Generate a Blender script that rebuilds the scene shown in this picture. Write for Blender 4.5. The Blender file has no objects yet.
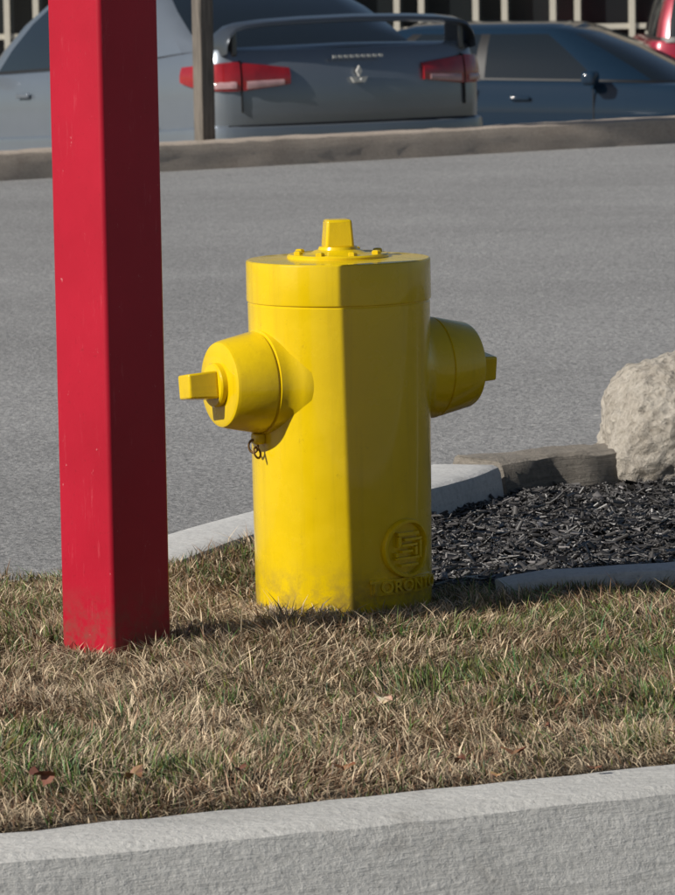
import bpy, bmesh, math, random
import numpy as np
from mathutils import Vector, Matrix, noise, geometry
random.seed(7); rng=np.random.default_rng(7)
S=bpy.context.scene
COL=S.collection
R=math.radians

# ------------------------------------------------------------------ helpers
def link(o,parent=None):
    COL.objects.link(o)
    if parent: o.parent=parent
    return o
def empty(name,loc=(0,0,0)):
    e=bpy.data.objects.new(name,None); e.location=loc; e.empty_display_size=0.2
    COL.objects.link(e); return e
def mesh_obj(name,verts,faces,mat=None,parent=None,smooth=None,mats=None,fm=None):
    me=bpy.data.meshes.new(name); me.from_pydata([tuple(v) for v in verts],[],faces)
    if mats:
        for m in mats: me.materials.append(m)
        if fm is not None: me.polygons.foreach_set("material_index",fm)
    elif mat: me.materials.append(mat)
    bm=bmesh.new(); bm.from_mesh(me); bmesh.ops.recalc_face_normals(bm,faces=bm.faces); bm.to_mesh(me); bm.free()
    if smooth is not None:
        me.shade_smooth(); me.set_sharp_from_angle(angle=R(smooth))
    me.update()
    return link(bpy.data.objects.new(name,me),parent)
def box(name,c,s,mat,parent=None,rot=None,bev=0.0,taper=1.0):
    sx,sy,sz=[k/2 for k in s]
    v=[]
    for z,t in((-sz,1),(sz,taper)):
        for x,y in((-sx,-sy),(sx,-sy),(sx,sy),(-sx,sy)): v.append(Vector((x*t,y*t,z)))
    M=Matrix.Translation(c)@(rot.to_4x4() if rot else Matrix.Identity(4))
    f=[(0,1,2,3),(4,5,6,7),(0,1,5,4),(1,2,6,5),(2,3,7,6),(3,0,4,7)]
    o=mesh_obj(name,v,f,mat,parent,smooth=40)
    o.matrix_local=M
    if bev>0:
        b=o.modifiers.new("b","BEVEL"); b.width=bev; b.segments=3; b.limit_method='ANGLE'
    return o
def lathe(name,prof,origin,axis,mat,parent=None,seg=72,smooth=32):
    axis=Vector(axis).normalized()
    u=axis.orthogonal().normalized(); w=axis.cross(u)
    v=[];f=[]
    for r,t in prof:
        for k in range(seg):
            a=2*math.pi*k/seg
            v.append(Vector(origin)+axis*t+(u*math.cos(a)+w*math.sin(a))*max(r,1e-5))
    n=len(prof)
    for i in range(n-1):
        for k in range(seg):
            f.append((i*seg+k,i*seg+(k+1)%seg,(i+1)*seg+(k+1)%seg,(i+1)*seg+k))
    f.append(tuple(range(seg))); f.append(tuple((n-1)*seg+k for k in range(seg)))
    return mesh_obj(name,v,f,mat,parent,smooth)
class NB:
    def __init__(s,name):
        s.m=bpy.data.materials.new(name); s.m.use_nodes=True; s.t=s.m.node_tree; s.n=s.t.nodes
        s.b=s.n["Principled BSDF"]; s.tc=s.n.new("ShaderNodeTexCoord"); s.co=s.tc.outputs["Object"]
    def L(s,a,b): s.t.links.new(a,b)
    def mapping(s,scale=(1,1,1),rot=(0,0,0)):
        m=s.n.new("ShaderNodeMapping"); m.inputs["Scale"].default_value=scale; m.inputs["Rotation"].default_value=rot
        s.L(s.co,m.inputs[0]); return m.outputs[0]
    def noise(s,scale,detail=4,rough=.55,vec=None,dist=0):
        n=s.n.new("ShaderNodeTexNoise"); n.inputs["Scale"].default_value=scale; n.inputs["Detail"].default_value=detail
        n.inputs["Roughness"].default_value=rough; n.inputs["Distortion"].default_value=dist
        s.L(vec or s.co,n.inputs["Vector"]); return n.outputs[0]
    def vor(s,scale,feature='F1',vec=None):
        n=s.n.new("ShaderNodeTexVoronoi"); n.feature=feature; n.inputs["Scale"].default_value=scale
        s.L(vec or s.co,n.inputs["Vector"]); return n.outputs["Distance"]
    def ramp(s,fac,stops):
        r=s.n.new("ShaderNodeValToRGB"); e=r.color_ramp.elements
        while len(e)<len(stops): e.new(.5)
        for el,(p,c) in zip(e,stops):
            el.position=p; el.color=(*c,1) if not isinstance(c,(int,float)) else (c,c,c,1)
        s.L(fac,r.inputs[0]); return r.outputs[0]
    def mix(s,fac,a,b,mode='MIX'):
        m=s.n.new("ShaderNodeMix"); m.data_type='RGBA'; m.blend_type=mode
        for sock,val in((m.inputs[0],fac),(m.inputs[6],a),(m.inputs[7],b)):
            if isinstance(val,(int,float)): sock.default_value=val
            elif isinstance(val,tuple): sock.default_value=(*val,1)
            else: s.L(val,sock)
        return m.outputs[2]
    def bump(s,h,strength=.3,dist=.01,prev=None):
        b=s.n.new("ShaderNodeBump"); b.inputs["Strength"].default_value=strength; b.inputs["Distance"].default_value=dist
        s.L(h,b.inputs["Height"])
        if prev: s.L(prev,b.inputs["Normal"])
        return b.outputs[0]
    def fin(s,color,rough=.7,normal=None,metal=0,coat=0,spec=None):
        if isinstance(color,tuple): s.b.inputs["Base Color"].default_value=(*color,1)
        else: s.L(color,s.b.inputs["Base Color"])
        if isinstance(rough,(int,float)): s.b.inputs["Roughness"].default_value=rough
        else: s.L(rough,s.b.inputs["Roughness"])
        if normal: s.L(normal,s.b.inputs["Normal"])
        s.b.inputs["Metallic"].default_value=metal; s.b.inputs["Coat Weight"].default_value=coat
        s.b.inputs["Coat Roughness"].default_value=.06
        if spec is not None: s.b.inputs["Specular IOR Level"].default_value=spec
        return s.m
def simple(name,c,rough=.5,metal=0,coat=0,var=.12,scale=8):
    b=NB(name); n=b.noise(scale,4)
    col=b.mix(n,tuple(k*(1-var) for k in c),tuple(min(1,k*(1+var)) for k in c))
    return b.fin(col,rough,None,metal,coat)

# ------------------------------------------------------------------ materials
def m_asphalt():
    b=NB("asphalt")
    fine=b.noise(85,3,.85); med=b.noise(24,5,.75); big=b.noise(.55,5,.6); mp=b.mapping((.3,1.2,1),(0,0,R(-36))); streak=b.noise(1.1,5,.6,mp)
    c=b.ramp(fine,[(.36,(.10,.10,.10)),(.5,(.30,.298,.295)),(.64,(.60,.59,.58))])
    c=b.mix(.4,c,b.ramp(med,[(.3,(.17,.17,.172)),(.7,(.42,.415,.41))]))
    c=b.mix(.5,c,b.ramp(big,[(.35,.78),(.65,1.12)]),'MULTIPLY')
    c=b.mix(.3,c,b.ramp(streak,[(.35,.74),(.7,1.1)]),'MULTIPLY')
    sp=b.vor(6); c=b.mix(b.ramp(sp,[(.04,.8),(.055,0.0)]),c,(.7,.68,.65))
    bp=b.bump(fine,.7,.010); bp=b.bump(med,.4,.014,bp)
    return b.fin(c,.9,bp,spec=.3)
def m_concrete(name,lo,hi,rot=0,streak=.5,stain=(.2,.19,.17),bump=.5,zs=38):
    b=NB(name)
    big=b.noise(3,5,.6); fine=b.noise(90,5,.7); mp=b.mapping((1.2,3,zs),(0,0,R(-rot))); st=b.noise(3.2,6,.75,mp,.4)
    c=b.ramp(big,[(.3,lo),(.7,hi)])
    c=b.mix(.35,c,b.ramp(fine,[(.3,tuple(k*.55 for k in lo)),(.6,hi)]))
    c=b.mix(streak,c,b.ramp(st,[(.3,.66),(.6,1.06)]),'MULTIPLY')
    pit=b.vor(55); c=b.mix(.6,c,b.ramp(pit,[(.06,.45),(.16,1.0)]),'MULTIPLY')
    sp=b.noise(7,6,.7); c=b.mix(b.ramp(sp,[(.56,0.0),(.76,.6)]),c,stain)
    bp=b.bump(st,bump,.008); bp=b.bump(fine,bump,.004,bp); bp=b.bump(big,.3,.03,bp)
    return b.fin(c,.88,bp)
def m_yellow():
    b=NB("hydrant_paint")
    n=b.noise(6,5,.6); 
    c=b.ramp(n,[(.3,(.66,.455,.002)),(.7,(.74,.52,.003))])
    d=b.noise(38,6,.75); c=b.mix(b.ramp(d,[(.62,0.0),(.74,.45)]),c,(.34,.21,.01))
    mp=b.mapping((30,30,1.6)); dr=b.noise(1,5,.7,mp); c=b.mix(b.ramp(dr,[(.52,0.0),(.8,.4)]),c,(.38,.25,.01))
    ge=b.n.new("ShaderNodeNewGeometry"); sx=b.n.new("ShaderNodeSeparateXYZ"); b.L(ge.outputs["Position"],sx.inputs[0])
    g=b.ramp(sx.outputs[2],[(.0,1.0),(.10,0.0)]); c=b.mix(b.mix(1.0,g,b.ramp(b.noise(22,6,.75),[(.4,0.0),(.6,.9)]),'MULTIPLY'),c,(.25,.17,.05))
    o=b.noise(160,2); o2=b.noise(26,4)
    bp=b.bump(o,.10,.0012); bp=b.bump(o2,.20,.004,bp)
    r=b.ramp(b.noise(12,4),[(.3,.18),(.7,.32)])
    return b.fin(c,r,bp,0,.4,.4)
def m_red():
    b=NB("red_post_paint")
    n=b.noise(4,5,.6); c=b.ramp(n,[(.3,(.35,.005,.020)),(.7,(.43,.008,.028))])
    mp=b.mapping((10,10,1.1)); s=b.noise(9,6,.8,mp)
    c=b.mix(b.ramp(s,[(.60,0.0),(.68,.35)]),c,(.55,.10,.12))
    sp=b.noise(150,3,.6); c=b.mix(b.ramp(sp,[(.64,0.0),(.72,.4)]),c,(.20,.008,.013))
    s2=b.noise(34,6,.8); c=b.mix(b.ramp(s2,[(.66,0.0),(.69,.6)]),c,(.58,.24,.24))
    ge=b.n.new("ShaderNodeNewGeometry"); sx=b.n.new("ShaderNodeSeparateXYZ"); b.L(ge.outputs["Position"],sx.inputs[0])
    g=b.ramp(sx.outputs[2],[(.0,1.0),(.12,0.0)]); c=b.mix(b.mix(1.0,g,b.ramp(b.noise(25,6,.75),[(.42,0.0),(.6,.8)]),'MULTIPLY'),c,(.16,.07,.05))
    bp=b.bump(b.noise(90,2),.12,.0012); bp=b.bump(b.noise(9,4),.2,.004,bp)
    return b.fin(c,.42,bp,0,.05,.3)
def m_stone():
    b=NB("limestone")
    n=b.noise(9,8,.7); f=b.noise(60,6,.75); v=b.vor(40)
    c=b.ramp(n,[(.28,(.33,.285,.235)),(.5,(.52,.47,.40)),(.72,(.64,.60,.53))])
    c=b.mix(.45,c,b.ramp(f,[(.35,(.26,.22,.17)),(.6,(.65,.60,.53))]))
    c=b.mix(.5,c,b.ramp(v,[(.05,.45),(.3,1.0)]),'MULTIPLY')
    bp=b.bump(f,1.0,.016); bp=b.bump(v,.7,.018,bp); bp=b.bump(n,.6,.03,bp)
    return b.fin(c,.92,bp)
def m_attr(name,rough,spec=.4):
    b=NB(name); a=b.n.new("ShaderNodeAttribute"); a.attribute_name="Col"
    return b.fin(a.outputs["Color"],rough,None,spec=spec)
def m_soil():
    b=NB("soil"); n=b.noise(30,6,.7); bp=b.bump(n,.7,.01)
    return b.fin(b.ramp(n,[(.3,(.04,.03,.02)),(.7,(.12,.09,.055))]),.95,bp)
ASPH=m_asphalt()
CURB_F=m_concrete("front_curb_concrete",(.46,.455,.43),(.63,.62,.59),24,.35,(.30,.28,.25),bump=.7,zs=14)
CURB_M=m_concrete("mid_curb_concrete",(.46,.46,.45),(.61,.605,.59),45,.2,bump=.35)
CURB_R=m_concrete("rough_curb_concrete",(.17,.15,.125),(.33,.295,.25),20,.5,(.08,.075,.06),bump=1.0)
CURB_B=m_concrete("far_curb_concrete",(.36,.295,.24),(.52,.44,.365),36,.35,(.24,.19,.15),bump=.6)
YEL=m_yellow(); RED=m_red(); STONE=m_stone(); SOIL=m_soil()
GRASSM=m_attr("grass_blades",.55,.35); MULCHM=m_attr("mulch_chips",.38,.6); LEAFM=m_attr("leaf",.6,.3)
GLASS=NB("car_glass").fin((.012,.017,.022),.04,None,0,.5)
BLACK=simple("black_trim",(.012,.012,.013),.45)
RUBBER=simple("tyre",(.02,.02,.02),.8)
RIM=simple("rim",(.45,.45,.46),.3,.9)
CHROME=simple("badge_silver",(.62,.62,.60),.35,.2)
LAMP=simple("lamp_red",(.30,.010,.014),.12,0,1,.5,14)
LAMPC=simple("lamp_clear",(.46,.28,.29),.12,0,1,.4,30)
METAL=simple("rusty_metal",(.16,.09,.03),.55,.6,var=.4,scale=60)

# ------------------------------------------------------------------ ground sheet
def yline(a,b,x):
    xc=max(-8,min(8,x)); return a+b*xc+.5*(x-xc)
LOT=-.57
rows=[(None,-300,-.2),((6.2,.45),0,-.2),((7.5,.45),0,-.05),((24.5,.722),0,-.05),((24.5,.722),.08,-.05),((24.5,.722),.11,.06),
      ((24.5,.722),.6,.03),((24.5,.722),1.3,LOT),((24.5,.722),7,-.74),((24.5,.722),10,-1.05),((24.5,.722),60,-1.2),(None,4000,-1.2)]
xs=[-1500,-200,-60,-20,-8]+[i*.8-7.2 for i in range(19)]+[8,20,60,200,1500]
V=[];F=[];fm=[]
SANDY=simple("verge_dry_grass",(.17,.14,.08),.95,var=.4,scale=20)
for (ab,off,z) in rows:
    for x in xs:
        if ab is None: V.append((x,off+.5*x if off>0 else off-abs(x)*.6,z))
        else: V.append((x,yline(ab[0],ab[1],x)+off,z))
nx=len(xs)
for i in range(len(rows)-1):
    for k in range(nx-1):
        F.append((i*nx+k,i*nx+k+1,(i+1)*nx+k+1,(i+1)*nx+k)); fm.append(1 if i in(5,6) else 0)
mesh_obj("asphalt_ground",V,F,mats=[ASPH,SANDY],fm=fm)

# ------------------------------------------------------------------ curbs
def resample(pts,step):
    P=[Vector(p) for p in pts]; out=[]
    for i in range(len(P)-1):
        p0=P[max(i-1,0)];p1=P[i];p2=P[i+1];p3=P[min(i+2,len(P)-1)]
        n=max(1,int((p2-p1).length/step))
        for k in range(n):
            t=k/n
            out.append(.5*((2*p1)+(p2-p0)*t+(2*p0-5*p1+4*p2-p3)*t*t+(3*p1-p0-3*p2+p3)*t**3))
    out.append(P[-1]); return out
def curb(name,pts,w,zbot,mat,rad=.02,step=.25,side=1,jag=0,smooth=True,batter=0):
    P=resample(pts,step) if smooth else [Vector(p) for p in pts]
    V=[];F=[]
    def sec(zt):
        fr=[(-batter*(zt-rad-z)/(zt-rad-zbot),z) for z in np.linspace(zbot,zt-rad,6)]
        return fr+[(rad*.3,zt-rad*.3),(rad,zt),(w*.35,zt+.001),(w*.65,zt+.001),(w-rad,zt),(w-rad*.3,zt-rad*.3),(w,zt-rad),(w,zbot)]
    for i,p in enumerate(P):
        a=P[max(i-1,0)];b=P[min(i+1,len(P)-1)]
        d=Vector((b.x-a.x,b.y-a.y,0)).normalized(); n=Vector((-d.y,d.x,0))*side
        for (o,z) in sec(p.z):
            q=Vector((p.x,p.y,0))+n*o; q.z=z
            if jag:
                nn=noise.noise_vector(q*14)*jag+noise.noise_vector(q*40)*jag*.5; q+=nn
            V.append(q)
    m=14
    for i in range(len(P)-1):
        for k in range(m-1): F.append((i*m+k,i*m+k+1,(i+1)*m+k+1,(i+1)*m+k))
    F.append(tuple(range(m))); F.append(tuple((len(P)-1)*m+k for k in range(m)))
    return mesh_obj(name,V,F,mat,smooth=30)
ft=[(x,6.55+.45*x,.012) for x in np.arange(-8,8.01,.5)]
curb("concrete_curb",[(x,y-.22,z) for x,y,z in ft],.2,-.25,CURB_F,rad=.030,step=.05,jag=.0028,batter=.09)
midL=[(-8,5.7,-.02),(-5,6.95,-.02),(-2.5,8.05,-.02),(-1.2,8.60,-.02),(-.66,8.80,-.02),(-.45,8.88,-.005),(-.32,8.97,.015),(-.174,9.20,.035),(.03,9.50,.048),(.2,9.76,.052),(.30,9.97,.052),(.352,10.12,.052)]
curb("concrete_curb",midL,.17,-.2,CURB_M,rad=.018,step=.05,jag=.0015,batter=.03)
midR=[(.362,10.15,.055),(.47,10.24,.058),(.62,10.33,.055),(.9,10.62,.055),(1.5,11.0,.055),(3,11.7,.055),(8,14.0,.05)]
curb("concrete_curb",midR,.17,-.2,CURB_R,rad=.02,step=.02,jag=.008,batter=.02)
far=[(x,24.5+.722*x,.09) for x in np.arange(-8,8.01,1)]
curb("concrete_curb",far,.2,-.1,CURB_B,rad=.035,step=.10,jag=.006,batter=.03)
strip=[(.30,8.575,.012),(.40,8.59,.026),(.63,8.64,.030),(1.3,8.86,.030),(3,9.76,.03),(8,12.48,.03)]
curb("concrete_edging",strip,.10,-.08,CURB_M,rad=.012,step=.05,jag=.003)

# island surfaces
MULCH_POLY=[(.14,8.60),(.30,8.62),(.40,8.64),(.63,8.70),(1.3,8.92),(3,9.82),(8,12.52),(8,14.0),(3,11.7),(1.5,11.0),(.9,10.62),(.62,10.34),(.47,10.25),(.36,10.15),(.30,9.98),(.2,9.77),(.03,9.52),(.03,8.85)]
SOIL_POLY=[(-8,2.95),(8,10.15),(8,12.52),(3,9.82),(1.3,8.92),(.63,8.70),(.40,8.64),(.30,8.62),(.14,8.60),(.03,8.85),(.03,9.52),(-.174,9.22),(-.32,8.99),(-.45,8.90),(-.66,8.82),(-1.2,8.62),(-2.5,8.07),(-5,6.97),(-8,5.72)]
def poly(name,P,z,mat): 
    v=[Vector((x,y,z)) for x,y in P]
    tris=geometry.tessellate_polygon([v])
    return mesh_obj(name,v,[tuple(t) for t in tris],mat)
poly("soil_ground",SOIL_POLY,-.004,SOIL)
poly("mulch_bed_ground",MULCH_POLY,-.040,SOIL)

def inpoly(px,py,P):
    ins=np.zeros(len(px),bool); n=len(P)
    for i in range(n):
        x1,y1=P[i];x2,y2=P[(i+1)%n]
        c=((y1>py)!=(y2>py)); 
        with np.errstate(divide='ignore',invalid='ignore'):
            xi=(x2-x1)*(py-y1)/(y2-y1+1e-12)+x1
        ins^=(c&(px<xi))
    return ins
def vnoise(x,y,s,seed=0):
    r=np.random.default_rng(seed+11).random((64,64))
    X=x*s+37.3;Y=y*s+11.7
    xi=np.floor(X).astype(int);yi=np.floor(Y).astype(int);fx=X-xi;fy=Y-yi
    fx=fx*fx*(3-2*fx);fy=fy*fy*(3-2*fy)
    g=lambda a,b:r[a%64,b%64]
    return (g(xi,yi)*(1-fx)+g(xi+1,yi)*fx)*(1-fy)+(g(xi,yi+1)*(1-fx)+g(xi+1,yi+1)*fx)*fy

# ------------------------------------------------------------------ grass
PX,PY=-.3838,7.996
def grass(name,N,x0,x1,ylo,yhi,scale=1.0):
    x=rng.uniform(x0,x1,N*2); y=rng.uniform(ylo,yhi,N*2)
    edge=6.545+.45*x+.03*vnoise(x,y,7,31)+.02*vnoise(x,y,25,32)
    keep=inpoly(x,y,SOIL_POLY)&(y>edge-.012+rng.normal(0,.008,N*2))
    keep&=((x-.007)**2+(y-8.49)**2>.160**2)
    keep&=(np.abs(x-PX)+np.abs(y-PY)>.092)
    keep&=~((x>.29)&(y>8.568+.2*(x-.3)))
    if x1-x0>3: keep&=~((np.abs(x)<.95)&(y>6)&(y<9.4))
    cl=vnoise(x,y,22,1)*.5+vnoise(x,y,55,2)*.5
    keep&=(rng.random(N*2)<-.25+1.95*cl)
    x=x[keep][:N];y=y[keep][:N];n=len(x)
    g=vnoise(x,y,2.3,3)*.40+vnoise(x,y,7,4)*.3+vnoise(x,y,25,5)*.30
    fr=y-(6.55+.45*x)
    front=np.clip(1.0-np.abs(fr-.38)/.6,0,1)
    green=np.clip((g-.50)*2.3+.42*front+.06,0.05,.85)
    isg=rng.random(n)<green
    h=np.where(isg,rng.uniform(.016,.038,n),rng.uniform(.014,.040,n))*(.55+.9*vnoise(x,y,13,6))*scale
    dh=np.sqrt((x-.007)**2+(y-8.49)**2); h*=np.clip(.45+(dh-.16)*4,.45,1)
    h*=np.clip(.55+fr*3,.55,1)
    h*=np.where((x>.25)&(y>8.42),.6,1)
    tall=rng.random(n)<.03; h=np.where(tall,h*1.6,h)
    w=rng.uniform(.0012,.0034,n)
    a=rng.uniform(0,2*np.pi,n)+0
    lean=np.where(isg,rng.uniform(.1,1.0,n),rng.uniform(.3,2.6,n))
    comb=vnoise(x,y,5,9)*6.28
    a=np.where(rng.random(n)<.5,a,comb+rng.normal(0,.6,n))
    dx,dy=np.cos(a),np.sin(a); b=rng.uniform(0,2*np.pi,n); px,py=np.cos(b),np.sin(b)
    z0=np.full(n,-.006)+ .010*vnoise(x,y,6,8)
    up=h/np.sqrt(1+lean**2*.6)
    V=np.zeros((n,5,3))
    for k,(t,ww) in enumerate(((0,1),(0,-1),(.5,.8),(.5,-.8),(1,0))):
        fx=lean*h*(t**1.6)*.9
        V[:,k,0]=x+dx*fx+px*w*ww*.5
        V[:,k,1]=y+dy*fx+py*w*ww*.5
        V[:,k,2]=z0+up*(t*(1.15 if t<1 else 1))
    c=np.zeros((n,5,4)); 
    gr=np.stack([rng.uniform(.07,.19,n),rng.uniform(.105,.22,n),rng.uniform(.03,.08,n)],1)
    ta=np.stack([rng.uniform(.30,.84,n)]*3,1)*np.array([1,.79,.53])*rng.uniform(.7,1.1,(n,1))
    br=ta*np.array([.44,.33,.29])
    q=rng.random(n)
    brn=np.clip(.12+.55*vnoise(x,y,4,41),.1,.6)
    cc=np.where(isg[:,None],gr,np.where((q<brn)[:,None],br,ta))
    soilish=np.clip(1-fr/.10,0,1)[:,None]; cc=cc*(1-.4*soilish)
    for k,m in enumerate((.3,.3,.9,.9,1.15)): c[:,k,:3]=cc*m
    c[:,:,3]=1
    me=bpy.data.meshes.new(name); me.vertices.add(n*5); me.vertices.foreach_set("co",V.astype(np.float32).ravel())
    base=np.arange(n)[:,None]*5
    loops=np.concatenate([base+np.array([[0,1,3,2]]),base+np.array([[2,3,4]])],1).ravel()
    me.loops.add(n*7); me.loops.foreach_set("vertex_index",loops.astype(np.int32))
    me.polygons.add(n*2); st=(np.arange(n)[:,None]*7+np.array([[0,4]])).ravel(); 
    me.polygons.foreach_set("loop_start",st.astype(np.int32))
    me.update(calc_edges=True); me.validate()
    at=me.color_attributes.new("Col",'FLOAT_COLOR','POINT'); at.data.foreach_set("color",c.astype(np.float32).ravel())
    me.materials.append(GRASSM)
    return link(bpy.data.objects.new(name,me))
grass("lawn_grass",160000,-.95,.95,6.0,9.4)
grass("lawn_grass",65000,-3.0,3.0,4.9,10.6,1.0)

# ------------------------------------------------------------------ mulch chips
def chips(name,N,x0,x1,y0,y1):
    x=rng.uniform(x0,x1,N*3);y=rng.uniform(y0,y1,N*3)
    k=inpoly(x,y,MULCH_POLY)&~((x>.28)&(y<8.60+.10+.23*(x-.4)+.01)); x=x[k][:N];y=y[k][:N];n=len(x)
    big=rng.random(n)<.18
    L=np.where(big,rng.uniform(.012,.030,n),rng.uniform(.003,.013,n));W=np.where(big,rng.uniform(.003,.008,n),rng.uniform(.0012,.004,n));T=rng.uniform(.0006,.002,n)
    a=rng.uniform(0,6.283,n);p=rng.normal(0,.26,n);r=rng.normal(0,.55,n)
    z=-.040+.022*vnoise(x,y,6,21)+.018*vnoise(x,y,19,22)+rng.uniform(0,.010,n)
    ca,sa,cp,sp=np.cos(a),np.sin(a),np.cos(p),np.sin(p)
    d=np.stack([ca*cp,sa*cp,sp],1); s0=np.stack([-sa,ca,0*a],1); u0=np.cross(d,s0)
    s=s0*np.cos(r)[:,None]+u0*np.sin(r)[:,None]; u=np.cross(d,s)
    c0=np.stack([x,y,z],1); V=np.zeros((n,8,3)); i=0
    for sx in(-1,1):
        tw=rng.uniform(.15,1,n)
        for sy,sz in((-1,-1),(1,-1),(1,1),(-1,1)):
            V[:,i]=c0+d*(L*sx)[:,None]+s*(W*sy*tw)[:,None]+u*(T*sz)[:,None]; i+=1
    quads=np.array([[0,1,2,3],[4,5,6,7],[0,1,5,4],[1,2,6,5],[2,3,7,6],[3,0,4,7]]).ravel()
    loops=(np.arange(n)[:,None]*8+quads[None]).ravel()
    me=bpy.data.meshes.new(name);me.vertices.add(n*8);me.vertices.foreach_set("co",V.astype(np.float32).ravel())
    me.loops.add(len(loops));me.loops.foreach_set("vertex_index",loops.astype(np.int32))
    me.polygons.add(n*6);me.polygons.foreach_set("loop_start",(np.arange(n*6)*4).astype(np.int32))
    me.update(calc_edges=True);me.validate()
    v=rng.uniform(.016,.080,n); lt=rng.random(n)<.07; v=np.where(lt,v*3,v)
    c=np.ones((n,8,4)); c[:,:,:3]=(v[:,None]*np.array([1,.94,.93]))[:,None,:]
    at=me.color_attributes.new("Col",'FLOAT_COLOR','POINT');at.data.foreach_set("color",c.astype(np.float32).ravel())
    me.materials.append(MULCHM); return link(bpy.data.objects.new(name,me))
chips("mulch",60000,.0,1.8,8.5,11.0)

# dead leaves
def leaves():
    V=[];F=[];C=[]
    spots=[(-.43,6.62,.034,.7),(-.30,6.66,.026,.2),(.06,7.25,.022,.9),(.31,7.0,.012,.3),(.55,7.05,.014,.2),(-.62,7.9,.02,.4),(-.58,6.75,.018,.2),(.0,6.70,.018,.1),(.17,6.74,.016,.2),(.5,6.93,.018,.1),(.62,8.2,.014,.4),(.25,6.80,.02,.1),(-.15,6.7,.015,.2),(.36,6.66,.012,.0),(.22,6.62,.012,.0)]
    for (x,y,s,tilt) in spots:
        a=random.uniform(0,6.28); b=len(V); n=18
        M=Matrix.Translation((x,y,.024+s*.4*tilt))@Matrix.Rotation(a,4,'Z')@Matrix.Rotation(tilt*1.2,4,'X')
        V.append(M@Vector((0,0,0)))
        for k in range(n):
            t=2*math.pi*k/n; r=s*(.75+.25*math.cos(2*t))*random.uniform(.78,1.1)
            V.append(M@Vector((r*math.cos(t),r*.75*math.sin(t),.25*s*math.cos(2*t)+random.uniform(-.1,.1)*s)))
        for k in range(n): F.append((b,b+1+k,b+1+(k+1)%n))
        c=random.choice([(.26,.12,.06),(.20,.10,.06),(.34,.20,.12)]); 
        if (x,y)==(.06,7.25): c=(.6,.44,.34)
        C+= [(*[k*random.uniform(.7,1.1) for k in c],1) for _ in range(n+1)]
    o=mesh_obj("fallen_leaves",V,F,LEAFM)
    at=o.data.color_attributes.new("Col",'FLOAT_COLOR','POINT')
    for i,c in enumerate(C): at.data[i].color=c
leaves()

# ------------------------------------------------------------------ hydrant
HX,HY=.007,8.49
H=empty("fire_hydrant",(HX,HY,0))
rb=lambda z:.1600+.0048*min(max(z/.55,0),1)
prof=[(.158,-.12),(.1605,-.01)]+[(rb(z),z) for z in np.linspace(.0,.548,12)]+[(.1635,.5495),(.1635,.551),(.1664,.5530),(.1668,.556),(.1668,.6215),(.1660,.6245),(.1635,.6262),(.10,.6285),(.001,.6295)]
lathe("barrel",prof,(0,0,0),(0,0,1),YEL,H,seg=128)
lathe("bonnet_flange",[(.092,.620),(.092,.6325),(.089,.6355),(.050,.637),(.043,.641),(.036,.643),(.034,.648),(.001,.649)],(0,0,0),(0,0,1),YEL,H,seg=64)
for k in range(8):
    a=R(20+45*k); lathe("flange_bolt_%d"%k,[(.0085,.634),(.0085,.640),(.006,.642),(.001,.6425)],(.076*math.cos(a),.076*math.sin(a),0),(0,0,1),YEL,H,seg=6,smooth=20)
box("operating_nut",(0,0,.6710),(.053,.053,.052),YEL,H,Matrix.Rotation(R(10),3,'Z'),.005,.86)
AL=R(28)
for nm,sg in(("left",1),("right",-1)):
    ax=Vector((-math.cos(AL)*sg,-math.sin(AL)*sg,0))
    e=0 if sg==1 else .018
    pr=[(.120,.09),(.116,.118),(.106,.131),(.0975,.143),(.0945,.155),(.0935,.1665+e),(.0890,.168+e),(.0890,.1710+e),(.0915,.1725+e),(.0910,.178+e),(.0785,.238+e),(.0755,.2435+e),(.070,.246+e),(.0400,.247+e),(.0400,.2565+e),(.0375,.2595+e),(.001,.260+e)]
    lathe(nm+"_nozzle",pr,(0,0,.412 if sg==1 else .418),ax,YEL,H,seg=96)
    z=Vector((0,0,1)); rot=Matrix((ax.cross(z).normalized()*-1,z,ax)).transposed()
    rot=rot@Matrix.Rotation(R(8),3,'Z')
    c=ax*.287; box(nm+"_cap_nut",(c.x,c.y,.412),(.052,.050,.056),YEL,H,rot,.004,.88)
def torus(name,c,Rr,r,rotm,mat,par):
    V=[];F=[];n,m=24,8
    for i in range(n):
        for k in range(m):
            a=2*math.pi*i/n;b=2*math.pi*k/m
            p=Vector(((Rr+r*math.cos(b))*math.cos(a),(Rr+r*math.cos(b))*math.sin(a)*1.25,r*math.sin(b)))
            V.append(rotm@p+Vector(c))
    for i in range(n):
        for k in range(m): F.append((i*m+k,((i+1)%n)*m+k,((i+1)%n)*m+(k+1)%m,i*m+(k+1)%m))
    mesh_obj(name,V,F,mat,par,smooth=60)
bx=lambda ang,rad:(rad*math.sin(R(ang)),-rad*math.cos(R(ang)))
x_,y_=bx(-60,.172); 
box("chain_lug",(x_,y_,.311),(.022,.02,.020),YEL,H,Matrix.Rotation(R(-60),3,'Z'),.004)
x_,y_=bx(-60,.182); torus("chain_ring",(x_,y_,.298),.009,.002,Matrix.Rotation(R(-20),3,'Z')@Matrix.Rotation(R(90),3,'X'),METAL,H)
x_,y_=bx(-57,.180); torus("chain_link",(x_,y_,.287),.008,.0018,Matrix.Rotation(R(50),3,'Z')@Matrix.Rotation(R(70),3,'X'),METAL,H)
def wrap(s,z,h,cang): 
    r=rb(z)+h; a=R(cang)+s/.162
    return Vector((r*math.sin(a),-r*math.cos(a),z))
EV=[];EF=[]
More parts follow.
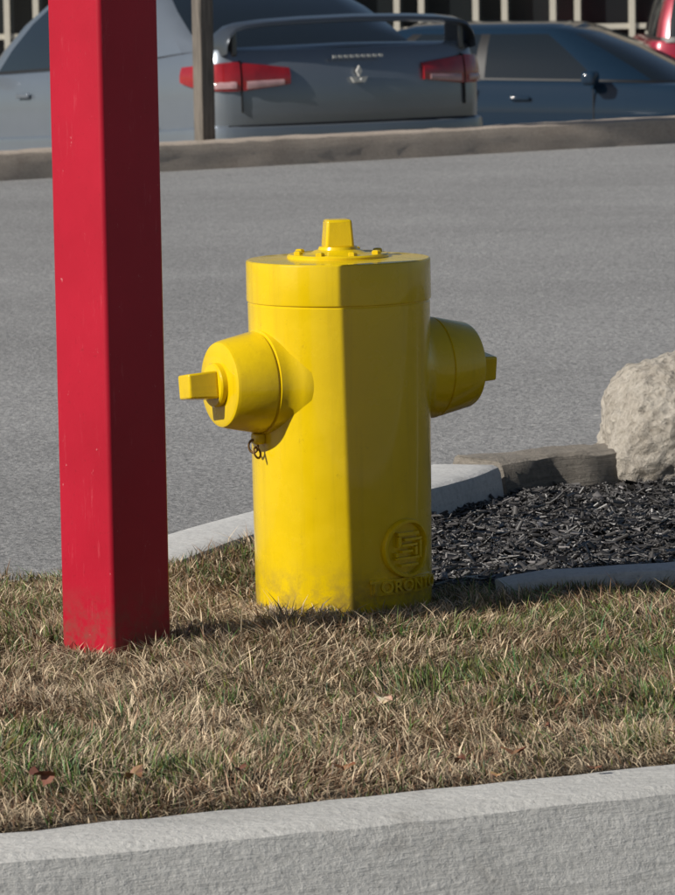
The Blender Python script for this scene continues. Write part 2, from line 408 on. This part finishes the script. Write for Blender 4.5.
def polar(cang,zc,prof):
    b=len(EV);n=56
    for (r,h) in prof:
        for k in range(n):
            t=2*math.pi*k/n; EV.append(wrap(r*math.cos(t),zc+r*math.sin(t),h,cang))
    for i in range(len(prof)-1):
        for k in range(n): EF.append((b+i*n+k,b+i*n+(k+1)%n,b+(i+1)*n+(k+1)%n,b+(i+1)*n+k))
def rect(cang,zc,s0,s1,z0,z1,h0,h1,bv=.0008):
    n=max(2,int((s1-s0)/.006)); b=len(EV)
    for i in range(n+1):
        f=i/n; s=s0+(s1-s0)*f; si=(s0+bv)+(s1-s0-2*bv)*f
        EV.extend([wrap(s,zc+z0,h0,cang),wrap(si,zc+z0+bv,h1,cang),wrap(si,zc+z1-bv,h1,cang),wrap(s,zc+z1,h0,cang)])
    for i in range(n):
        for k in range(3): EF.append((b+i*4+k,b+(i+1)*4+k,b+(i+1)*4+k+1,b+i*4+k+1))
    EF.append((b,b+1,b+2,b+3)); EF.append((b+n*4,b+n*4+1,b+n*4+2,b+n*4+3))
CA=44; ZC=.113
polar(CA,ZC,[(.0535,-.001),(.0530,.0080),(.0515,.0120),(.0465,.0120),(.045,.0080),(.0445,.0018),(.03,.0018),(.015,.0018),(.0005,.0018)])
for q in [(-.026,.024,.023,.030),(-.026,-.018,.003,.023),(-.018,.020,.003,.009),(.013,.020,-.014,.003),
          (-.012,.032,.013,.019),(.025,.032,-.020,.013),(-.031,.025,-.020,-.0145),(-.031,-.024,-.0145,-.006),(-.020,.022,-.033,-.027),(-.018,.008,-.008,-.002)]:
    rect(CA,ZC,*q,.0010,.0115)
rect(CA,.046,-.076,.076,-.015,.015,-.001,.0060,.001)
mesh_obj("emblem",EV,EF,YEL,H,smooth=35)
cu=bpy.data.curves.new("txt",'FONT'); cu.body="TORONTO"; cu.size=.029; cu.extrude=.0035; cu.offset=.0006; cu.align_x='CENTER'; cu.align_y='CENTER'; cu.space_character=1.08
to=bpy.data.objects.new("txt",cu); COL.objects.link(to); bpy.context.view_layer.update()
tm=bpy.data.meshes.new_from_object(to.evaluated_get(bpy.context.evaluated_depsgraph_get()))
COL.objects.unlink(to)
tv=[wrap(v.co.x*1.02,.046+v.co.y,.0080+v.co.z,CA) for v in tm.vertices]
mesh_obj("raised_lettering",tv,[tuple(p.vertices) for p in tm.polygons],YEL,H)

# ------------------------------------------------------------------ red post (square tube, corner on)
def redpost():
    P=empty("metal_post",(PX,PY,0))
    s=.0672;r=.009; pts=[]
    for cx,cy,a0 in((s-r,s-r,0),(-(s-r),s-r,90),(-(s-r),-(s-r),180),(s-r,-(s-r),270)):
        for k in range(7):
            a=R(a0+15*k); pts.append((cx+r*math.cos(a),cy+r*math.sin(a)))
    rot=Matrix.Rotation(R(44.0),2); pts=[rot@Vector(p) for p in pts]; n=len(pts)
    zs=[-.2,0,.3,.8,1.4,2.0]; V=[(p.x,p.y,z) for z in zs for p in pts];F=[]
    for i in range(len(zs)-1):
        for k in range(n): F.append((i*n+k,i*n+(k+1)%n,(i+1)*n+(k+1)%n,(i+1)*n+k))
    F.append(tuple((len(zs)-1)*n+k for k in range(n)))
    mesh_obj("tube",V,F,RED,P,smooth=30)
    V=[(p.x*1.03,p.y*1.03,z) for z in(2.001,2.012) for p in pts]
    F=[(k,(k+1)%n,n+(k+1)%n,n+k) for k in range(n)]+[tuple(range(n)),tuple(n+k for k in range(n))]
    mesh_obj("cap",V,F,RED,P,smooth=30)
redpost()

# ------------------------------------------------------------------ boulder
def boulder():
    bm=bmesh.new(); bmesh.ops.create_icosphere(bm,subdivisions=6,radius=1)
    for v in bm.verts:
        p=v.co.normalized(); e=3.2
        k=(abs(p.x)**e+abs(p.y)**e+abs(p.z)**e)**(-1/e); q=p*k
        q=Vector((q.x*.235,q.y*.19,q.z*.160))
        q*= 1+.14*noise.noise(p*1.1+Vector((5,1,2)))
        d=.020*noise.fractal(q*8,1,2.1,5)+.010*abs(noise.noise(q*26))+.006*noise.noise(q*70)
        q+=p*d
        if q.z>0 and q.x<0: q.x*=1-.7*q.z
        v.co=q
    me=bpy.data.meshes.new("boulder"); bm.to_mesh(me); bm.free(); me.shade_smooth(); me.materials.append(STONE)
    o=link(bpy.data.objects.new("boulder",me)); o.location=(.825,10.50,.086); o.rotation_euler=(0,R(-4),R(12))
boulder()

# ------------------------------------------------------------------ wooden post at the far kerb
def woodpost():
    b=NB("weathered_wood"); mp=b.mapping((14,14,.8)); n=b.noise(6,6,.7,mp)
    W=b.fin(b.ramp(n,[(.3,(.05,.045,.04)),(.7,(.22,.19,.16))]),.85,b.bump(n,.4,.01))
    P=empty("wooden_post",(-.655,24.33,0)); 
    box("shaft",(0,0,1.0),(.082,.082,2.1),W,P,Matrix.Rotation(R(35),3,'Z'),.006)
    box("cap",(0,0,2.06),(.1,.1,.02),W,P,Matrix.Rotation(R(35),3,'Z'),.004)
woodpost()

# ------------------------------------------------------------------ cars
def car(paint,loc,fdir,pitch=0,roof=1.45,suv=False,spoiler=False,wid=1.0,emblem=False):
    C=empty("parked_car",loc)
    yaw=math.atan2(fdir[1],fdir[0])
    C.rotation_euler=(0,R(pitch),yaw)
    half=[(0,0),(.004,.25),(.016,.45),(.035,.62),(.06,.74),(.10,.81),(.17,.855),(.28,.876),(.45,.885),(.65,.888),(1.0,.89),(1.6,.89),(2.3,.89),(3.0,.89),(3.6,.885),(3.9,.865),(4.15,.82),(4.32,.74),(4.43,.62),(4.49,.42),(4.52,.2),(4.525,0)]
    half=[(x,y*wid) for x,y in half]
    nh=len(half)
    def nrm(i):
        a=half[max(i-1,0)];b=half[min(i+1,nh-1)]
        d=Vector((b[0]-a[0],b[1]-a[1])); 
        if i==0: return Vector((-1,0))
        if i==nh-1: return Vector((1,0))
        d.normalize(); return Vector((-d.y,d.x))
    zk=[(0,1.06),(.12,1.075),(.5,1.05),(1.2,1.0),(3.2,.96),(3.5,.95),(4.1,.86),(4.4,.74),(4.53,.64)]
    if suv: zk=[(0,1.12),(3.2,1.10),(3.5,1.08),(4.2,1.0),(4.53,.8)]
    zsh=lambda x:float(np.interp(x,[k[0] for k in zk],[k[1] for k in zk]))
    lay=[(0,.07),(.05,.02),(.25,-.015),(.46,-.02),(.50,-.015),(.515,.012),(.60,.008),(.72,.008),(.83,.018),(.91,.034),(.96,.046),(.99,.060),(1.0,.085)]
    loop=[(i,1) for i in range(nh)]+[(i,-1) for i in range(nh-2,0,-1)]
    V=[];F=[];zb=.20
    for f,ins in lay:
        for i,s in loop:
            n=nrm(i); x=half[i][0]-n.x*ins; y=(half[i][1]-n.y*ins)
            endz=zsh(half[i][0]); V.append((x,s*max(y,0),zb+f*(endz-zb)))
    m=len(loop)
    for j in range(len(lay)-1):
        for k in range(m): F.append((j*m+k,j*m+(k+1)%m,(j+1)*m+(k+1)%m,(j+1)*m+k))
    F.append(tuple(range(m)))
    top=(len(lay)-1)*m; cen={}
    for i in range(1,nh-1):
        a=V[top+i]; cen[i]=len(V); V.append((a[0],0,a[2]+.012))
    for i in range(1,nh-2):
        l0,l1=top+i,top+i+1; r0,r1=top+m-i,top+m-i-1
        F.append((l0,l1,cen[i+1],cen[i])); F.append((cen[i],cen[i+1],r1,r0))
    F.append((top,top+1,cen[1])); F.append((top,cen[1],top+m-1))
    e=nh-1; F.append((top+e-1,top+e,cen[e-1])); F.append((top+e,top+e+1,cen[e-1]))
    mesh_obj("body",V,F,paint,C,smooth=38)
    if not suv:
        base=[(.47,0,0),(.47,.45,0),(.50,.66,1),(.62,.735,1),(1.02,.775,2),(1.12,.78,0),(1.93,.79,2),(2.02,.79,0),(2.98,.765,1),(3.16,.745,1),(3.42,.66,0),(3.58,.42,0),(3.64,0,0)]
        rf=[(1.22,0),(1.22,.38),(1.25,.50),(1.31,.53),(1.42,.545),(1.50,.55),(1.95,.56),(2.02,.56),(2.42,.55),(2.50,.54),(2.58,.49),(2.63,.32),(2.65,0)]
    else:
        base=[(.05,0,0),(.05,.48,0),(.08,.66,1),(.14,.73,1),(.3,.765,0),(1.0,.77,2),(1.1,.79,0),(2.02,.79,2),(2.1,.765,0),(2.98,.745,1),(3.2,.72,1),(3.42,.42,0),(3.5,0,0)]
        rf=[(.30,0),(.30,.40),(.32,.52),(.36,.565),(.45,.58),(1.0,.59),(1.1,.6),(1.95,.6),(2.02,.59),(2.35,.57),(2.45,.53),(2.5,.32),(2.52,0)]
    n=len(base); loop=[(i,1) for i in range(n)]+[(i,-1) for i in range(n-2,0,-1)]; m=len(loop)
    ts=[0,.07,.3,.6,.86,.93,.98,1.0]; V=[];F=[];fm=[]
    for t in ts:
        for i,s in loop:
            b=base[i];r=rf[i]; bul=.035*math.sin(math.pi*min(t,1))
            x=b[0]+(r[0]-b[0])*t; y=(b[1]+(r[1]-b[1])*t)*wid
            zt=roof-.05
            z0=zsh(b[0])-.02
            hx=-.4 if i<2 else(.4 if i>n-3 else 0)
            y2=y+bul*(1 if 2<=i<=n-4 else 0)*(1 if y>0 else 0)
            z=z0+(zt-z0)*(1-(1-t)**1.18)
            if hx: x+= (-bul if i<2 else bul)*.9
            V.append((x,s*y2,z))
    for j in range(len(ts)-1):
        for k in range(m):
            F.append((j*m+k,j*m+(k+1)%m,(j+1)*m+(k+1)%m,(j+1)*m+k))
            i=loop[k][0]; i2=loop[(k+1)%m][0]; seg=base[min(i,i2)][2]
            fm.append((1 if 1<=j<=3 and seg==0 else (2 if 1<=j<=3 and seg==2 else 0)) if j>0 else 2)
    top=(len(ts)-1)*m; cen={}
    for i in range(1,n-1): 
        a=V[top+i]; cen[i]=len(V); u=(i-1)/(n-3); V.append((a[0],0,roof-.012*(abs(u-.45)*2)**2))
    for i in range(1,n-2):
        F.append((top+i,top+i+1,cen[i+1],cen[i])); F.append((cen[i],cen[i+1],top+m-i-1,top+m-i)); fm+=[0,0]
    F.append((top,top+1,cen[1])); F.append((top,cen[1],top+m-1)); e=n-1
    F.append((top+e-1,top+e,cen[e-1])); F.append((top+e,top+e+1,cen[e-1])); fm+=[0]*4
    mesh_obj("greenhouse",V,F,None,C,smooth=30,mats=[paint,GLASS,BLACK],fm=fm)
    arc=[0]
    for i in range(1,nh): arc.append(arc[-1]+math.dist(half[i],half[i-1]))
    def onrear(s,off=.006):
        x=float(np.interp(s,arc,[h[0] for h in half])); y=float(np.interp(s,arc,[h[1] for h in half]))
        x2=float(np.interp(s+.01,arc,[h[0] for h in half])); y2=float(np.interp(s+.01,arc,[h[1] for h in half]))
        d=Vector((x2-x,y2-y)).normalized(); return Vector((x-d.y*off,y+d.x*off))
    def patch(name,s0,s1,lo,hi,mat,side,off=.006,n=14):
        V=[];F=[];K=5
        for i in range(n+1):
            f=i/n; s=s0+(s1-s0)*f; p=onrear(s,off-.035);z0=lo(f);z1=hi(f)
            V.append((p.x,side*p.y,z0-.004))
            for k in range(K):
                g=k/(K-1); qq=onrear(s,off+.008*math.sin(math.pi*g)-.014*g); V.append((qq.x,side*qq.y,z0+(z1-z0)*g))
            V.append((p.x,side*p.y,z1+.004))
        M=K+2
        for i in range(n):
            for k in range(M-1): F.append((i*M+k,(i+1)*M+k,(i+1)*M+k+1,i*M+k+1))
        F.append(tuple(range(M)));F.append(tuple(n*M+k for k in range(M)))
        mesh_obj(name,V,F,mat,C,smooth=45)
    for sd,nm in((1,"left"),(-1,"right")):
        patch(nm+"_tail_lamp_outer",.725,1.16,lambda f:.835+.055*f**2,lambda f:.995-.02*f,LAMP,sd)
        patch(nm+"_tail_lamp_inner",.43,.712,lambda f:.865-.03*f,lambda f:.955+.035*f,LAMP,sd)
        patch(nm+"_lamp_lens",.47,.69,lambda f:.862-.018*f,lambda f:.905,LAMPC,sd,.012)
        patch(nm+"_lamp_lens_outer",.75,.93,lambda f:.85,lambda f:.90,LAMPC,sd,.012)
    patch("trunk_seam_left",.715,.722,lambda f:.72,lambda f:1.0,BLACK,1,.004,2); patch("trunk_seam_right",.715,.722,lambda f:.72,lambda f:1.0,BLACK,-1,.004,2)
    patch("bumper_gap_left",.0,.8,lambda f:.642,lambda f:.649,BLACK,1,.001,10); patch("bumper_gap_right",.0,.8,lambda f:.642,lambda f:.649,BLACK,-1,.001,10)
    box("number_plate",(-.03,0,.50),(.012,.32,.15),simple("plate",(.6,.62,.65),.4),C)
    if emblem:
        for k in range(9): box("letter_%d"%k,(.004,.148-.037*k,1.005),(.006,.024,.016),CHROME,C)
        for (yy,zz,a) in((0,.922,0),(.026,.875,120),(-.026,.875,-120)):
            v=[];
            M=Matrix.Rotation(R(a),3,'X')
            for q in((0,0,.031),(0,.017,0),(0,0,-.031),(0,-.017,0)):
                w=M@Vector(q); v.append((-.010,yy+w.y,zz+w.z))
            v+=[(x+.02,y,z) for x,y,z in v]
            mesh_obj("emblem_diamond",v,[(0,1,2,3),(4,5,6,7),(0,1,5,4),(1,2,6,5),(2,3,7,6),(3,0,4,7)],CHROME,C)
    if spoiler:
        V=[];F=[]; sec=[(-.10,.0),(-.095,.018),(-.03,.036),(.06,.034),(.13,.010),(.06,-.004),(-.04,-.010)]
        ys=[-.80,-.795,-.775,-.74,-.68,-.55,-.35,0,.35,.55,.68,.74,.775,.795,.80]
        dz={.80:-.165,.795:-.12,.775:-.075,.74:-.045,.68:-.028,.55:-.015,.35:-.006,0:0}
        for y in ys:
            for (a,b) in sec: V.append((.10+a+abs(y)**3*.10,y*1.0,1.205+dz[abs(y)]+b))
        K=len(sec)
        for i in range(len(ys)-1):
            for k in range(K): F.append((i*K+k,i*K+(k+1)%K,(i+1)*K+(k+1)%K,(i+1)*K+k))
        F.append(tuple(range(K)));F.append(tuple((len(ys)-1)*K+k for k in range(K)))
        mesh_obj("rear_wing",V,F,WINGP,C,smooth=40)
        for sd in(1,-1):
            box("wing_stand",(.17,sd*.73,1.10),(.16,.035,.15),WINGP,C,None,.01)
    for wx in(.88,3.58):
        for sd in(1,-1):
            y=sd*.80*wid
            lathe("wheel_arch",[(.355,0),(.355,.028*1),(.35,.03)],(wx,sd*.872*wid,.33),(0,sd,0),BLACK,C,seg=40)
            lathe("tyre",[(.2,-.1),(.31,-.1),(.325,-.07),(.325,.07),(.31,.1),(.215,.104),(.21,.09)],(wx,y+sd*.01,.325),(0,sd,0),RUBBER,C,seg=48)
            lathe("rim",[(.212,.0),(.212,.1),(.19,.105),(.17,.08),(.06,.085),(.05,.1),(.001,.1)],(wx,y+sd*.011,.325),(0,sd,0),RIM,C,seg=40)
    for sd in(1,-1):
        box("door_mirror",(2.95,sd*.96*wid,1.0),(.12,.16,.11),paint,C,None,.035)
        for hx in(1.35,2.35): box("door_handle",(hx,sd*.892*wid,.84),(.16,.02,.03),paint,C,None,.008)
        for hx in(1.05,1.98,2.95): box("door_seam",(hx,sd*.881*wid,.70),(.006,.012,.44),BLACK,C)
    for sd in(1,-1): box("head_lamp",(4.30,sd*.62*wid,.70),(.26,.26,.12),LAMPC,C,Matrix.Rotation(R(-35*sd),3,'Z'),.03)
    box("grille",(4.52,0,.52),(.04,.9,.28),BLACK,C,None,.02)
    return C
GREY=simple("grey_paint",(.205,.235,.275),.30,.5,.7,.05)
WINGP=simple("wing_paint",(.06,.07,.085),.28,.4,.8,.05)
NAVY=simple("navy_paint",(.010,.024,.045),.10,0,0,.05)
CRIM=simple("crimson_paint",(.30,.012,.035),.3,.2,.8,.05)
car(GREY,(.17,26.2,LOT+.01),(-.5,.866),2.0,1.47,spoiler=True,emblem=True,wid=1.03)
car(NAVY,(-.42,38.9,-1.09),(.94,-.34),0,1.43)
car(CRIM,(3.76,43.0,-1.1),(.02,1),0,1.72,suv=True,wid=1.03)

# ------------------------------------------------------------------ building
def building():
    B=empty("commercial_building",(0,0,0))
    tan=m_concrete("stucco",(.36,.31,.24),(.46,.41,.33),0,.1)
    fr=simple("mullion",(.50,.47,.40),.5); gl=NB("shop_glass").fin((.015,.018,.02),.12)
    Y=54
    box("back_wall",(0,Y+6,1.9),(60,.3,6.2),tan,B)
    box("plinth",(0,Y,-1.02),(60,.4,.4),tan,B)
    box("glazing",(0,Y+.12,.9),(60,.04,3.5),gl,B)
    box("header_wall",(0,Y,3.6),(60,.5,1.9),tan,B)
    box("roof_slab",(0,Y+3,4.62),(60.4,6.8,.14),tan,B)
    x=-29.5;k=0
    while x<29.6:
        big=(k%11==0)
        box("mullion_%d"%k,(x,Y-.02,.91),(.065 if not big else .22,.12 if not big else .28,3.45),fr,B); x+=(.28,.62,.33,.55)[k%4]; k+=1
    for z in(-.12,1.3): box("transom",(0,Y-.003,z),(60,.09,.06),fr,B)
building()

# ------------------------------------------------------------------ light & sky
el=R(32); sv=Vector((-.857,-.515,0)).normalized()
sd=Vector((sv.x*math.cos(el),sv.y*math.cos(el),math.sin(el)))
sl=bpy.data.lights.new("sun",'SUN'); sl.energy=5.0; sl.angle=R(.5); sl.color=(1,.95,.87)
so=link(bpy.data.objects.new("sun",sl)); so.rotation_euler=sd.to_track_quat('Z','Y').to_euler(); so.location=(-5,-3,8)
w=bpy.data.worlds.new("World"); S.world=w; w.use_nodes=True
sk=w.node_tree.nodes.new("ShaderNodeTexSky"); sk.sky_type='NISHITA'; sk.sun_disc=False; sk.sun_elevation=el; sk.sun_rotation=math.atan2(sv.x,sv.y)
bg=w.node_tree.nodes["Background"]; bg.inputs[1].default_value=.05
w.node_tree.links.new(sk.outputs[0],bg.inputs[0])
S.view_settings.view_transform='Standard'; S.view_settings.look='None'; S.view_settings.exposure=0

# ------------------------------------------------------------------ camera
cd=bpy.data.cameras.new("camera"); cd.sensor_fit='HORIZONTAL'; cd.sensor_width=36; cd.lens=251.6; cd.clip_start=.1; cd.clip_end=6000
cd.dof.use_dof=True; cd.dof.focus_distance=8.4; cd.dof.aperture_fstop=34
co=link(bpy.data.objects.new("camera",cd))
co.matrix_world=Matrix.Translation((0,0,1.25))@Matrix.Rotation(R(90-6.5),4,'X')@Matrix.Rotation(R(-1.0),4,'Z')
S.camera=co
